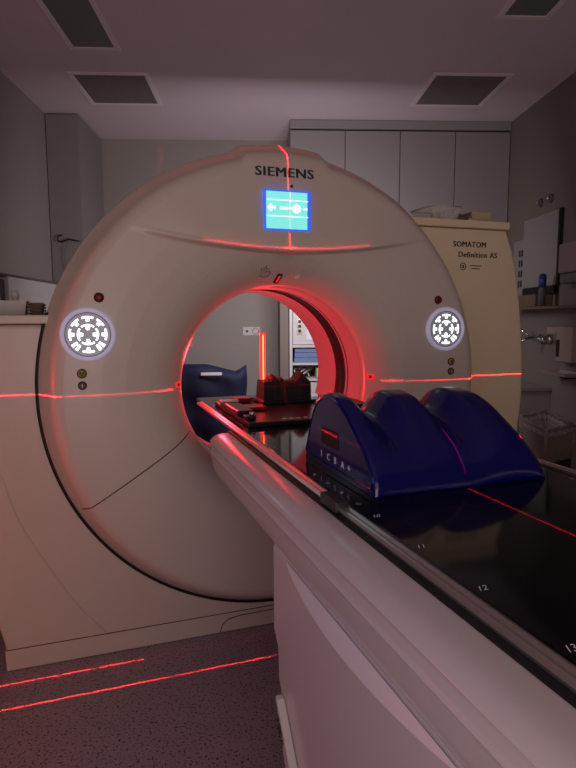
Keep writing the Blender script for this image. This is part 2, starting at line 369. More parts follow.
# navy cushion behind the scanner
t = thing('draped_cushion', 'navy blue fabric cushion with a pale label, propped behind the scanner', 'cushion', (-0.52, 2.0, 0.0), 'W')
b = BM(); NX, NZ = 28, 22; X0, X1, Z0, Z1 = -0.92, -0.20, 0.08, 0.93
def top(u):   # upper outline of the cushion
    return 0.958 if u < 0.60 else 0.958-0.055*((u-0.60)/0.3) if u < 0.9 else 0.903+0.05*((u-0.9)/0.1)
g = {}
for side in (0, 1):
    for i in range(NX+1):
        for j in range(NZ+1):
            u, v = i/NX, j/NZ; x = X0+(X1-X0)*u+ (0.012*math.sin(v*9) if u > 0.9 else 0); z = Z0+(top(u)-Z0)*v
            th = 0.075*(max(0, 1-(2*u-1)**8)**0.5)*(max(0, 1-(2*v-1)**10)**0.5)
            y = 2.0+(-1 if side == 0 else 1)*(th+0.008*math.sin(u*17+v*6)*min(1, th*20)+0.006*math.sin(v*23+u*5)*min(1, th*20))
            g[side, i, j] = b.verts.new((x, y, z))
for side in (0, 1):
    for i in range(NX):
        for j in range(NZ): b.faces.new((g[side, i, j], g[side, i+1, j], g[side, i+1, j+1], g[side, i, j+1])).smooth = True
for i in range(NX):
    for j in (0, NZ): b.faces.new((g[0, i, j], g[0, i+1, j], g[1, i+1, j], g[1, i, j]))
for j in range(NZ):
    for i in (0, NX): b.faces.new((g[0, i, j], g[0, i, j+1], g[1, i, j+1], g[1, i, j]))
part('cushion_body', b, NAVY, t)
b = BM(); box(b, -0.525, -0.372, 1.908, 1.918, 0.880, 0.902, 0.002); part('label_tag', b, MARKW, t)
b = BM(); box(b, -0.95, -0.18, 1.93, 2.07, 0.0, 0.08, 0.01); part('foot_board', b, DARKP, t)

# hook with a cable on the corner cabinet
t = thing('coat_hook', 'small dark metal hook with a thin hanging wire on the corner cabinet', 'hook', (-1.72, 2.757, 1.96), 'W')
b = BM(); pts = [(-1.765+0.028*math.cos(a), 2.735, 1.975+0.028*math.sin(a)) for a in [math.radians(60+i*25) for i in range(10)]]
pts += [(-1.735, 2.735, 1.955), (-1.70, 2.735, 1.972), (-1.66, 2.735, 1.962), (-1.60, 2.735, 1.952)]
tube(b, pts, 0.006, 8); cyl(b, (-1.70, 2.735, 1.972), (-1.70, 2.757, 1.972), 0.005, seg=10); part('hook', b, DARKP, t)
b = BM(); tube(b, [(-1.70, 2.73, 1.968), (-1.73, 2.73, 1.90), (-1.74, 2.735, 1.80), (-1.72, 2.735, 1.70), (-1.70, 2.74, 1.55)], 0.0025, 6); part('wire', b, GREYB, t)

# left wall: counter, white box, binders
t = thing('side_counter', 'grey laminate counter along the left wall behind the scanner', 'counter', (-1.70, 2.1, 0), 'W')
b = BM(); box(b, -1.857, -1.50, 1.3, 2.745, 0.0, 1.27); part('body', b, CABL, t)
b = BM(); box(b, -1.857, -1.48, 1.28, 2.75, 1.27, 1.30, 0.004); part('worktop', b, GREYL, t)
t = thing('wall_box', 'long white wall box with a wooden top edge above the left counter', 'cupboard', (-1.75, 2.35, 1.302), 'W')
b = BM(); box(b, -1.857, -1.70, 1.50, 2.742, 1.302, 1.572, 0.003); part('body', b, GREYL, t)
b = BM(); box(b, -1.857, -1.696, 1.29, 2.745, 1.573, 1.588, 0.003); part('top_board', b, BROWN, t)
for k in range(3):
    b = BM(); y = 1.292+0.068*k; box(b, -1.855, -1.72, y, y+0.055, 1.302, 1.55, 0.003)
    box(b, -1.7195, -1.717, y+0.02, y+0.035, 1.36, 1.45)
    single('ring_binder', b, DARKP if k != 1 else GREYL, ['black upright binder, leftmost beside the white wall box', 'pale upright binder between two black binders on the left counter',
           'black upright binder touching the white wall box'][k], 'binder', (-1.79, y, 1.302), 'W', 'binders on the left counter')

# =================================================================== CT GANTRY (scanner frame)
BASE = (0, 0.3, 0)
gan = thing('ct_scanner', 'large off-white ct scanner ring with lit screen, round bore and red laser lines', 'ct scanner', BASE)
PROF = [(0.395, 0.075), (0.398, 0.055), (0.404, 0.038), (0.413, 0.022), (0.430, -0.004), (0.455, -0.033), (0.485, -0.055), (0.515, -0.069), (0.535, -0.076),
        (0.56, -0.082), (0.62, -0.091), (0.70, -0.098), (0.78, -0.101), (0.83, -0.100), (0.848, -0.096), (0.862, -0.087), (0.872, -0.075), (0.881, -0.058),
        (0.892, -0.038), (0.904, -0.018), (0.916, 0.0)]
def lin(r):
    if r <= PROF[0][0]: return PROF[0][1]
    for (a, ya), (b_, yb) in zip(PROF, PROF[1:]):
        if r <= b_: return ya+(yb-ya)*(r-a)/(b_-a)
    return PROF[-1][1]
def sst(t): t = max(0, min(1, t)); return t*t*(3-2*t)
def ledge(x, z):
    """the smile-shaped step under the screen: the upper panel stands proud of the lower one"""
    if z < HC: return 0.0
    zc = 1.551+0.19*x*x; fade = sst((0.63-abs(x))/0.33); s = z-zc
    if s < -0.006 or fade <= 0: return 0.0
    base = lin(math.hypot(x, z-HC)); up = sst((s+0.006)/0.007)
    lip = 0.007*fade*sst((s+0.006)/0.006)*(1-sst((s-0.006)/0.008))
    return min(0, -0.122-base)*fade*up*(1-sst(s/0.26))-lip
def cover_y(x, z):
    return lin(math.hypot(x, z-HC))+ledge(x, z)
def tab(a):  # raised crown at the very top, angle measured from +x
    d = abs(a-math.pi/2); return 0.022*(1-sst((math.degrees(d)-10.0)/2.4))
b = BM(); NT = 600; rr = [p[0] for p in PROF[:10]]
rr = [q for q in rr if q < 0.51]; r = 0.515
while r < 0.70: rr.append(r); r += 0.0035
while r < 0.83: rr.append(r); r += 0.006
rr += [p[0] for p in PROF[13:]]
rings = []
for r in rr:
    ring = []
    for k in range(NT):
        a = 2*math.pi*k/NT; x = r*math.cos(a); z = HC+r*math.sin(a)
        ex = 1+tab(a)/0.9*sst((r-0.78)/0.10); ring.append(b.verts.new((x*ex, cover_y(x, z), HC+(z-HC)*ex)))
    rings.append(ring)
for A, B in zip(rings, rings[1:]):
    for k in range(NT): b.faces.new((A[k], A[(k+1) % NT], B[(k+1) % NT], B[k])).smooth = True
fc = part('front_cover', b, WHITE, gan)
# ring shroud behind the cover
b = BM(); prof = [(0.905, 0.008), (0.916, 0.010), (0.922, 0.016), (0.925, 0.03), (0.925, 0.50), (0.90, 0.58), (0.84, 0.62), (0.60, 0.62), (0.42, 0.60), (0.395, 0.565)]
lathe_y(b, prof, 192)
for v in b.verts:
    d = v.co-Vector((0, v.co.y, HC)); a = math.atan2(d.z, d.x)
    if d.length > 0.8 and d.z > 0: v.co += Vector((d.x, 0, d.z)).normalized()*tab(a)
part('ring_shroud', b, WHITE, gan)
# black gap around the lower part of the ring
b = BM(); lathe_y(b, [(0.9165, 0.0015), (0.9275, -0.0025), (0.9275, 0.006)], 160, a0=math.radians(161.5), a1=math.radians(350))
part('gap_seal', b, BLACK, gan)
# bore liner and scan window
b = BM(); lathe_y(b, [(0.395, 0.070), (0.395, 0.228)], 160); lathe_y(b, [(0.395, 0.342), (0.395, 0.568)], 160); part('bore_liner', b, LINER, gan)
b = BM(); lathe_y(b, [(0.395, 0.228), (0.401, 0.232), (0.401, 0.262), (0.398, 0.266), (0.398, 0.270), (0.401, 0.274), (0.401, 0.338), (0.395, 0.342)], 160); part('scan_window', b, SLIT, gan)
b = BM(); lathe_y(b, [(0.3935, 0.196), (0.3925, 0.199), (0.3925, 0.203), (0.3935, 0.206)], 160); part('trim_ring', b, CHROME, gan)

# side covers
def side_outline(sgn, ztop, xt):
    pr = [(1.066, 0.05), (1.112, 0.25), (1.150, 0.42), (1.188, 0.62), (1.214, 0.80), (1.226, 0.92), (1.222, 1.08), (1.209, 1.237), (1.190, 1.37), (1.172, 1.465), (1.138, 1.60), (1.108, 1.70)]
    out = [(0.0, 0.05)]+[p for p in pr if p[1] < ztop-0.036]
    out.append((xt, ztop-0.034))
    th = math.asin((ztop-0.034-HC)/0.80)
    n = 40
    for k in range(n+1):
        a = th-(th+math.pi/2)*k/n; out.append((0.80*math.cos(a), HC+0.80*math.sin(a)))
    return [(sgn*x, z) for x, z in out]
for sgn, ztop, xt, nm in ((-1, 1.312, 1.200, 'left_cover'), (1, 1.727, 1.100, 'right_cover')):
    b = BM(); prism(b, side_outline(sgn, ztop, xt), 'y', 0.004, 0.60, 0.016, 3)
    pc = part(nm, b, WHITE if sgn < 0 else SHELL_LIT, gan, None if sgn < 0 else 'tall right side cover with warm light put in its colour')
    xi = math.sqrt(0.905**2-(ztop-HC)**2); th_ = 0.0
    b = BM()
    if sgn < 0: box(b, -1.222, -xi+0.01, -0.004, 0.60, ztop-0.032, ztop, 0.006)
    else: box(b, xi-0.06, 1.112, -0.004, 0.60, ztop-0.032, ztop+0.002, 0.006)
    part('top_lid', b, WHITE if sgn < 0 else SHELL_LIT, pc)
b = BM()
pl = [(-1.074, 0.004), (-1.074, 0.082), (-0.30, 0.082), (1.074, 0.082), (1.074, 0.004), (-0.22, 0.004), (-0.255, 0.012), (-0.29, 0.004)]
prism(b, [(-1.074, 0.002), (-1.076, 0.083), (1.076, 0.083), (1.074, 0.002)], 'y', -0.001, 0.60, 0.002, 1); pl = part('plinth', b, WHITE, gan)
b = BM()
pts = [(-0.27, -0.0015, 0.006), (-0.262, -0.0015, 0.035), (-0.235, -0.0015, 0.056), (-0.19, -0.0015, 0.063), (-0.05, -0.0015, 0.066), (0.3, -0.0015, 0.066)]
tube(b, pts, 0.0018, 6); part('panel_seam', b, BLACK, pl)
b = BM(); K = catm([(-1.115, 1.02), (-1.092, 0.88), (-1.057, 0.746), (-1.001, 0.556), (-0.913, 0.38), (-0.819, 0.213), (-0.721, 0.086), (-0.70, 0.062)], 6)
tube(b, [(x, 0.0035, z) for x, z in K], 0.0035, 8); part('contour_ridge', b, WHITE, gan)
b = BM(); tube(b, [(-1.075+2.15*i/20, -0.001, 0.083) for i in range(21)], 0.0015, 6); part('plinth_seam', b, BLACK, pl)
# seams on the front cover: follow the surface
def seam(name, p0, p1, rad=0.0022):
    b = BM(); pts = []
    for i in range(41):
        t = i/40; x = p0[0]+(p1[0]-p0[0])*t; z = p0[1]+(p1[1]-p0[1])*t; pts.append((x, cover_y(x, z), z))
    tube(b, pts, rad, 6); return part(name, b, BLACK, fc)
seam('cover_seam', (-0.375, HC-0.175), (-0.784, 0.601)); seam('cover_seam', (0.375, HC-0.175), (0.784, 0.601))
b = BM(); tube(b, [(0.532*math.cos(a), lin(0.532)+0.0006, HC+0.532*math.sin(a)) for a in [i/200*2*math.pi for i in range(200)]], 0.0016, 6, True)
part('crease_line', b, WHITE, fc)

def conform(bm, x0, z0, off=0.0012, f=cover_y):
    for v in bm.verts:
        x, z = x0+v.co.x, z0+v.co.y; y = f(x, z)-off-v.co.z; v.co = Vector((x, y, z))
    return bm
def flat(x, z): return 0.0
# lettering
t_ = text_bm('SIEMENS', 0.034, 0.230, bold=0.0, heavy=0.07); part('brand_lettering', conform(t_, -0.130, 1.8265), INK, fc)
rc = [o for o in gan.children if o.name.startswith('right_cover')][0]
part('model_lettering', conform(text_bm('SOMATOM', 0.024, 0.172, bold=0.0, heavy=0.05), 0.812, 1.611, 0.0, lambda x, z: 0.003), INKB, rc)
part('model_lettering', conform(text_bm('Definition AS', 0.024, 0.206, bold=0.0, heavy=0.04), 0.841, 1.566, 0.0, lambda x, z: 0.003), INKB, rc)
b = BM(); lathe_y(b, [(0.0125, 0.003), (0.0165, 0.003)], 28, cz=1.524, cx=0.866)
for dx in (-0.0055, 0.0015): box(b, 0.866+dx-0.001, 0.866+dx+0.003, 0.0022, 0.0035, 1.517, 1.531)
box(b, 0.905, 0.965, 0.0022, 0.0035, 1.527, 1.5305); box(b, 0.912, 0.955, 0.0022, 0.0035, 1.514, 1.5175)
part('service_emblem', b, INKB, rc)

# display screen
def quad_on(bm, x0, x1, z0, z1, off, n=10):
    for i in range(n):
        for j in range(n):
            vs_ = []
            for (p, q) in ((i, j), (i+1, j), (i+1, j+1), (i, j+1)):
                x = x0+(x1-x0)*p/n; z = z0+(z1-z0)*q/n; vs_.append(bm.verts.new((x, SY-off, z)))
            bm.faces.new(vs_)
SY = -0.1195
b = BM(); box(b, -0.103, 0.086, SY, SY+0.06, 1.625, 1.776, 0.004); scr = part('display_screen', b, SCRB, gan, 'lit blue bordered display')
b = BM(); quad_on(b, -0.094, 0.070, 1.632, 1.768, 0.0012, 1); part('display_image', b, SCRC, scr)
b = BM()
for z in (1.737, 1.678): box(b, -0.092, 0.073, SY-0.0022, SY-0.0015, z-0.0016, z+0.0016)
prism(b, [(-0.089, 1.708), (-0.076, 1.724), (-0.064, 1.708), (-0.076, 1.693)], 'y', SY-0.0024, SY-0.0014)
prism(b, [(-0.062, 1.700), (-0.062, 1.716), (-0.056, 1.708)], 'y', SY-0.0024, SY-0.0014)
for k in range(4): box(b, -0.040+k*0.008, -0.034+k*0.008, SY-0.0024, SY-0.0014, 1.703, 1.713)
box(b, -0.008, 0.008, SY-0.0024, SY-0.0014, 1.7055, 1.7105)
cyl(b, (0.026, SY-0.0024, 1.708), (0.026, SY-0.0014, 1.708), 0.017, seg=24)
for k in range(2): box(b, 0.052+k*0.010, 0.060+k*0.010, SY-0.0024, SY-0.0014, 1.704, 1.712)
part('display_symbol', b, SCRW, scr)
b = BM(); box(b, 0.004, 0.022, cover_y(0, 1.8)-0.0025, cover_y(0, 1.8)+0.002, 1.783, 1.804, 0.002); nb = part('sensor_window', b, GREYL, fc)
b = BM(); box(b, 0.008, 0.018, cover_y(0, 1.8)-0.0035, cover_y(0, 1.8)-0.002, 1.788, 1.799, 0.001); part('sensor_eye', b, INKB, nb)

# round LED control lamps
def arc_bm(bm, cx, cz, r0, r1, a0, a1, y, n=10):
    for k in range(n):
        q = [(r0, a0+(a1-a0)*k/n), (r1, a0+(a1-a0)*k/n), (r1, a0+(a1-a0)*(k+1)/n), (r0, a0+(a1-a0)*(k+1)/n)]
        bm.faces.new([bm.verts.new((cx+r_*math.cos(a), y, cz+r_*math.sin(a))) for r_, a in q])
def control_lamp(cx, cz):
    yb = cover_y(cx, cz)
    b = BM(); lathe_y(b, [(0.094, yb+0.012), (0.093, yb-0.004), (0.089, yb-0.010), (0.082, yb-0.010), (0.077, yb-0.004)], 64, cz=cz, cx=cx)
    R_ = part('control_lamp', b, FROST, gan, 'round lit control lamp with white led pattern')
    b = BM(); lathe_y(b, [(0.0773, yb-0.004), (0.074, yb-0.003), (0.0735, yb-0.003)], 64, cz=cz, cx=cx); part('dark_rim', b, GREYB, R_)
    b = BM(); disc_y(b, cx, cz, 0.0745, yb-0.0032, 64); part('lamp_lens', b, LENS, R_)
    b = BM(); y = yb-0.0045; D = math.radians
    for k in range(8):
        c = D(45*k)
        if k in (5, 7):          # lower diagonals: two slanted bars
            for s in (-1, 1): arc_bm(b, cx, cz, 0.045, 0.067, c+D(2.5)*s, c+D(13)*s, y)
        else:
            arc_bm(b, cx, cz, 0.057, 0.064, c-D(19 if k % 2 == 0 else 15), c+D(19 if k % 2 == 0 else 15), y)
            arc_bm(b, cx, cz, 0.045, 0.058, c-D(7), c+D(7), y)
    for k in range(4):
        c = D(90*k); arc_bm(b, cx, cz, 0.0305, 0.0365, c-D(38), c+D(38), y); arc_bm(b, cx, cz, 0.016, 0.031, c-D(17), c+D(17), y)
    part('led_pattern', b, LED, R_)
control_lamp(-0.740, 1.243); control_lamp(0.713, 1.248)
def button(cx, cz, r, m, nm, sym=None, lab=None):
    y = cover_y(cx, cz)
    b = BM(); lathe_y(b, [(r*1.22, y+0.004), (r*1.18, y-0.003), (r*0.98, y-0.004), (r*0.95, y-0.001)], 32, cz=cz, cx=cx); rg = part('button_ring', b, INKB, gan)
    b = BM(); lathe_y(b, [(r*0.95, y), (r*0.85, y-0.005), (r*0.3, y-0.0065), (0.0002, y-0.0065)], 32, cz=cz, cx=cx); bt = part(nm, b, m, rg, lab)
    if sym:
        b = BM(); yy = y-0.0072
        if sym == 'tri':
            for a in (90, 210, 330):
                a = math.radians(a+60); cyl(b, (cx+0.35*r*math.cos(a), yy, cz+0.35*r*math.sin(a)), (cx+0.35*r*math.cos(a), yy+0.0015, cz+0.35*r*math.sin(a)), r*0.27, seg=10)
        elif sym == 'bar': box(b, cx-r*0.1, cx+r*0.1, yy, yy+0.0015, cz-r*0.45, cz+r*0.45)
        else: box(b, cx-r*0.5, cx+r*0.5, yy, yy+0.0015, cz-r*0.10, cz+r*0.14)
        part('button_symbol', b, INKB if sym != 'bar' else GREYL, bt)
for sx, x0 in ((-1, -0.699), (1, 0.672)):
    button(x0, 1.371, 0.0145, REDB, 'stop_button', 'stop', 'dark red button')
    xo = -0.766 if sx < 0 else 0.745
    button(xo, 1.107, 0.014, YELB, 'trefoil_button', 'tri', 'yellow button with black sign')
    button(xo, 1.065, 0.013, GREYB, 'info_button', 'bar', 'grey button')
# laser apertures at 9, 12 and 3 o'clock on the rim of the bore
for ang, nm in ((178.5, 'laser_aperture'), (1.5, 'laser_aperture')):
    a = math.radians(ang); r = 0.418; x, z, y = r*math.cos(a), HC+r*math.sin(a)+0.002, 0.016; s = 1 if x > 0 else -1
    b = BM(); T = Matrix.Translation((x, y, z)) @ Matrix.Rotation(s*math.radians(-58), 4, 'Z')
    box(b, -0.021, 0.021, -0.004, 0.004, -0.011, 0.011, 0.0038, 3, T); ap = part(nm, b, REDGL, gan, 'glowing red laser window')
    b = BM(); box(b, -0.007, 0.007, -0.0055, -0.0035, -0.006, 0.006, 0.001, 2, T); part('lens', b, INKB, ap)
a = math.radians(91.5); x, z, y = 0.424*math.cos(a), HC+0.426, -0.002
T = Matrix.Translation((x, y, z)) @ Matrix.Rotation(math.radians(48), 4, 'X') @ Matrix.Rotation(math.radians(12), 4, 'Y')
b = BM(); box(b, -0.011, 0.011, -0.004, 0.004, -0.026, 0.026, 0.0038, 3, T); ap = part('laser_aperture', b, BLACK, gan, 'dark upright laser window')
b = BM(); box(b, -0.0035, 0.0035, -0.0055, -0.003, -0.018, 0.018, 0.001, 2, T); part('lens', b, REDGL, ap)
# perforated speaker dots, pictogram and round knob above the bore
b = BM()
for i in range(-17, 18):
    for j in range(0, 9):
        rad_ = 0.445+j*0.0085; a = math.radians(90+i*1.05); x, z = rad_*math.cos(a), HC+rad_*math.sin(a)
        if math.hypot(x-0.069, z-1.461) < 0.014: continue
        if math.hypot(x, z-1.449) < 0.03: continue
        if (x/0.150)**2+((z-1.50)/0.055)**2 > 1: continue
        y = lin(rad_)-0.0006; nrm = 0.0014
        b.faces.new([b.verts.new((x+nrm*math.cos(q), y-0.7*nrm*math.sin(q)*-1 - 0.0004, z+nrm*math.sin(q))) for q in [k*math.pi/3 for k in range(6)]])
part('speaker_grille', b, GREYB, fc)
b = BM(); y = lin(0.443)
lathe_y(b, [(0.010, y+0.006), (0.010, y-0.006), (0.007, y-0.009), (0.0002, y-0.009)], 24, cz=1.461, cx=0.069); part('round_knob', b, GREYL, fc)
b = BM()
def pict(pts, w=0.0014):
    P_ = [(x, lin(math.hypot(x, z-HC))-0.001, z) for x, z in pts]; tube(b, P_, w, 5)
pict([(-0.092, 1.462), (-0.090, 1.490), (-0.074, 1.492), (-0.058, 1.486), (-0.050, 1.470), (-0.064, 1.460), (-0.080, 1.458), (-0.092, 1.462)])
pict([(-0.083, 1.476), (-0.072, 1.502), (-0.070, 1.476)]); pict([(-0.07, 1.478), (-0.052, 1.478)])
part('printed_pictogram', b, GREYB, fc)

# things lying on the gantry
b = BM(); z = 1.313
t = thing('storage_tub', 'pale translucent tub lying on the left lid of the scanner', 'tub', (-1.02, 0.3, z))
def tub(bm, x0, x1, y0, y1, z0, z1, fl, th=0.004):
    o0 = [(x0, y0), (x1, y0), (x1, y1), (x0, y1)]; o1 = [(x0-fl, y0-fl), (x1+fl, y0-fl), (x1+fl, y1+fl), (x0-fl, y1+fl)]
    i1 = [(x0-fl+th, y0-fl+th), (x1+fl-th, y0-fl+th), (x1+fl-th, y1+fl-th), (x0-fl+th, y1+fl-th)]
    i0 = [(x0+th, y0+th), (x1-th, y0+th), (x1-th, y1-th), (x0+th, y1-th)]
    L_ = [[bm.verts.new((x, y, z)) for x, y in q] for q, z in ((o0, z0), (o1, z1), (i1, z1), (i0, z0+th))]
    for A, B in zip(L_, L_[1:]):
        for k in range(4): bm.faces.new((A[k], A[(k+1) % 4], B[(k+1) % 4], B[k]))
    bm.faces.new(L_[0][::-1]); bm.faces.new(L_[3])
b = BM(); tub(b, -1.13, -0.968, 0.22, 0.36, z, 1.368, 0.010); part('tub_body', b, GREYL, t)
b = BM(); cyl(b, (-1.005, 0.29, z+0.005), (-1.005, 0.29, 1.385), 0.018, 0.012); cyl(b, (-1.005, 0.29, 1.385), (-1.005, 0.29, 1.41), 0.017, 0.010); part('nozzle_cap', b, GREYL, t)
b = BM(); tub(b, -0.945, -0.905, 0.20, 0.32, z, 1.360, 0.004)
for k in range(4): 
    zz = z+0.006+0.0115*k
    tube(b, [(-0.951, 0.194, zz), (-0.899, 0.194, zz), (-0.899, 0.326, zz), (-0.951, 0.326, zz)], 0.004, 6, True)
single('small_basket', b, BROWN, 'small brown woven basket beside the pale tub on the scanner', 'basket', (-0.925, 0.26, z))
zt = 1.7305
t = thing('clear_tray', 'clear plastic tray holding a roll of tape on the right lid of the scanner', 'tray', (0.83, 0.17, zt))
b = BM(); tub(b, 0.765, 0.895, 0.10, 0.26, zt, 1.802, 0.012); part('tray_body', b, CLEAR, t)
b = BM(); tube(b, [(0.752, 0.088, 1.802), (0.908, 0.088, 1.802), (0.908, 0.272, 1.802), (0.752, 0.272, 1.802)], 0.0035, 6, True); part('rim', b, GREYL, t)
b = BM(); lathe_y(b, [(0.013, 0.125), (0.013, 0.15), (0.027, 0.15), (0.027, 0.125), (0.013, 0.125)], 32, cz=zt+0.033, cx=0.815)
single('tape_roll', b, GREYL, 'white roll of tape standing inside the clear tray', 'tape', (0.815, 0.13, zt+0.006))
t = thing('card_box', 'open cream cardboard box on the right lid of the scanner', 'box', (1.05, 0.2, zt))
b = BM(); tub(b, 1.000, 1.105, 0.13, 0.27, zt, 1.792, 0.001, 0.002); part('box_body', b, PAPERC, t)
b = BM(); prism(b, [(1.105, 1.790), (0.995, 1.792), (1.02, 1.812), (1.05, 1.800)], 'y', 0.265, 0.268); prism(b, [(0.998, 1.792), (0.945, 1.745), (0.947, 1.743), (1.0, 1.789)], 'y', 0.135, 0.26); part('flap', b, BROWN, t)
b = BM(); bmesh.ops.create_uvsphere(b, u_segments=16, v_segments=10, radius=0.009, matrix=Matrix.Translation((0.93, 0.05, zt+0.008)))
single('small_ball', b, GREYL, 'tiny white ball between clear tray and cream box', 'ball', (0.93, 0.05, zt), smooth=True)

# =================================================================== PATIENT TABLE
ZT = 0.939
tb = thing('patient_table', 'long off-white patient table with a black carbon top numbered along its edge', 'patient table', (0, -1.5, 0))
YE = -3.6
# mid body: cross-section (x, z), mirrored
sec = [(-0.326, 0.930), (-0.345, 0.9297), (-0.358, 0.9285), (-0.369, 0.926), (-0.378, 0.9215), (-0.3845, 0.9155), (-0.3885, 0.9105), (-0.3900, 0.9078), (-0.3898, 0.9062), (-0.3880, 0.9045), (-0.3872, 0.9020), (-0.3868, 0.895), (-0.3868, 0.886), (-0.3872, 0.881), (-0.3882, 0.8785), (-0.3902, 0.8768), (-0.3904, 0.8752), (-0.3890, 0.8735), (-0.3868, 0.866), (-0.383, 0.845), (-0.3795, 0.828), (-0.3760, 0.812), (-0.372, 0.805), (-0.366, 0.799), (-0.35, 0.79)]
half = sec+[(-0.20, 0.785)]
full = half+[(-x, z) for x, z in reversed(half)]
b = BM(); rows = []
for (y, k, dz) in ((-0.418, 0.955, 0.012), (-0.424, 0.975, 0.005), (-0.436, 0.99, 0.001), (-0.47, 1.0, 0), (-1.2, 1.0, 0), (-2.2, 1.0, 0), (YE, 1.0, 0)):
    cz = 0.866; rows.append([b.verts.new((x*k, y, cz+(z-cz)*(1-dz*8))) for x, z in full])
n = len(full)
for A, B in zip(rows, rows[1:]):
    for i in range(n): f = b.faces.new((A[i], A[(i+1) % n], B[(i+1) % n], B[i])); f.smooth = True
b.faces.new(rows[0]); b.faces.new(rows[-1][::-1])
body = part('table_body', b, TABLEW, tb)
# pedestal
b = BM(); px = 0.373
outl = [(-1.055, 0.800), (-1.055, 0.60), (-1.085, 0.57), (-1.090, 0.50), (-1.125, 0.455), (-1.13, 0.36), (-1.15, 0.335), (-1.17, 0.28), (-1.18, 0.03), (-3.3, 0.03), (-3.3, 0.800)]
prism(b, outl, 'x', -px, px, 0.012, 3); ped = part('pedestal', b, TABLEW, tb)
# lower foot cover, slightly proud, with its arrow label
b = BM(); prism(b, [(-1.128, 0.486), (-1.142, 0.485), (-1.30, 0.30), (-1.42, 0.0), (-1.36, 0.0), (-1.24, 0.28)], 'x', -0.392, -0.3735, 0.004, 2)
ft = part('foot_cover', b, TABLEW, tb)
b = BM(); prism(b, [(-1.128, 0.486), (-1.142, 0.485), (-1.30, 0.30), (-1.42, 0.0), (-1.36, 0.0), (-1.24, 0.28)], 'x', 0.3735, 0.392, 0.004, 2)
part('foot_cover', b, TABLEW, tb)
b = BM(); X = -0.3935
def sidepoly(bm, pts, x): bm.faces.new([bm.verts.new((x, y, z)) for y, z in pts])
d0 = Vector((-1.145, 0.455)); dd = Vector((-0.62, -0.78))  # label runs down along the cover edge
def L2(s, t_): v = d0+dd*s+Vector((-0.78, 0.62))*t_*-1; return (v.x, v.y)
sidepoly(b, [L2(0.0, -0.003), L2(0.014, 0.006), L2(0.014, -0.012)], X)
sidepoly(b, [L2(0.062, -0.003), L2(0.048, 0.006), L2(0.048, -0.012)], X)
tube(b, [(X, *L2(0.018, 0.004)), (X, *L2(0.044, 0.004)), (X, *L2(0.044, -0.010)), (X, *L2(0.018, -0.010))], 0.0009, 5, True)
sidepoly(b, [L2(0.024, 0.0), L2(0.038, 0.0), L2(0.038, -0.006), L2(0.024, -0.006)], X)
part('arrow_label', b, INKB, ft)
b = BM(); box(b, -0.35, 0.35, -3.25, -1.2, 0.0, 0.03); part('base_plate', b, DARKP, tb)
# crescent on the pedestal side: raised lens-shaped facet, coloured as lit from above
b = BM(); up = []; lo = []; mid = []
under = []
for i in range(49):
    t = i/48; y = -1.153-0.605*t; zu = 0.796+0.0*t; w = 0.033*(math.sin(math.pi*t**0.88))**0.85; pr_ = 0.012*math.sin(math.pi*t**0.88)**0.7
    up.append(b.verts.new((-px-0.0003, y, zu))); mid.append(b.verts.new((-px-0.0003-pr_*0.5, y, zu-w*0.45))); lo.append(b.verts.new((-px-0.0003-pr_, y, zu-w)))
    under.append(b.verts.new((-px-0.0003, y, zu-w-pr_*0.25-0.0005)))
for i in range(48):
    for A, B in ((up, mid), (mid, lo), (lo, under)): b.faces.new((A[i], A[i+1], B[i+1], B[i]))
part('crescent_trim', b, TABLE_LIT, ped, 'crescent facet coloured as lit from above')
# groove, rail and tabletop
for s in (-1, 1):
    b = BM(); box(b, min(s*0.324, s*0.30), max(s*0.324, s*0.30), YE, -0.425, 0.9285, 0.9335); part('groove', b, BLACK, tb)
    b = BM(); a0, a1 = (-0.312, -0.2885) if s < 0 else (0.2885, 0.312)
    pr = [(0.311, 0.9335), (0.312, 0.938), (0.309, 0.9425), (0.305, 0.9435), (0.3035, 0.9405), (0.3015, 0.9405), (0.300, 0.9435), (0.293, 0.9450), (0.2885, 0.944), (0.288, 0.9335)]
    prism(b, [(s*x, z) for x, z in pr], 'y', YE, 0.20); part('side_rail', b, ALU, tb)
b = BM(); pr = [(-0.284, 0.925), (-0.2865, 0.933), (-0.284, 0.939), (-0.278, ZT+0.0005), (0.278, ZT+0.0005), (0.284, 0.939), (0.2865, 0.933), (0.284, 0.925), (0.22, 0.895), (-0.22, 0.895)]
prism(b, pr, 'y', YE, 0.36, 0.003, 1); top_ = part('tabletop', b, CARBON, tb)
nums = [str(k) for k in range(4, 14)]
for k, s in enumerate(nums):
    y = -1.3353-0.14980*(int(s)-10); t_ = text_bm(s, 0.0125, bold=0.004, depth=0.0)
    for v in t_.verts: v.co = Vector((-0.262+v.co.x*0.9-0.008+v.co.y*0.45, y+v.co.y-0.006, ZT+0.0012))
    part('index_number', t_, MARKW, top_)
for s in (-1, 1):
    for k in range(10):
        b = BM(); cyl(b, (s*0.262, -1.2604+0.1498*k, ZT), (s*0.262, -1.2604+0.1498*k, ZT+0.0011), 0.006, seg=14)
        part('index_hole', b, GREYB, top_)
# clamp on the side rail
b = BM(); box(b, -0.3225, -0.294, -1.288, -1.212, 0.9345, 0.957, 0.003); box(b, -0.3235, -0.3205, -1.280, -1.220, 0.938, 0.953, 0.001)
single('rail_clamp', b, DARKP, 'black rectangular clamp on the near table rail beside the blue support', 'clamp', (-0.308, -1.25, 0.934))

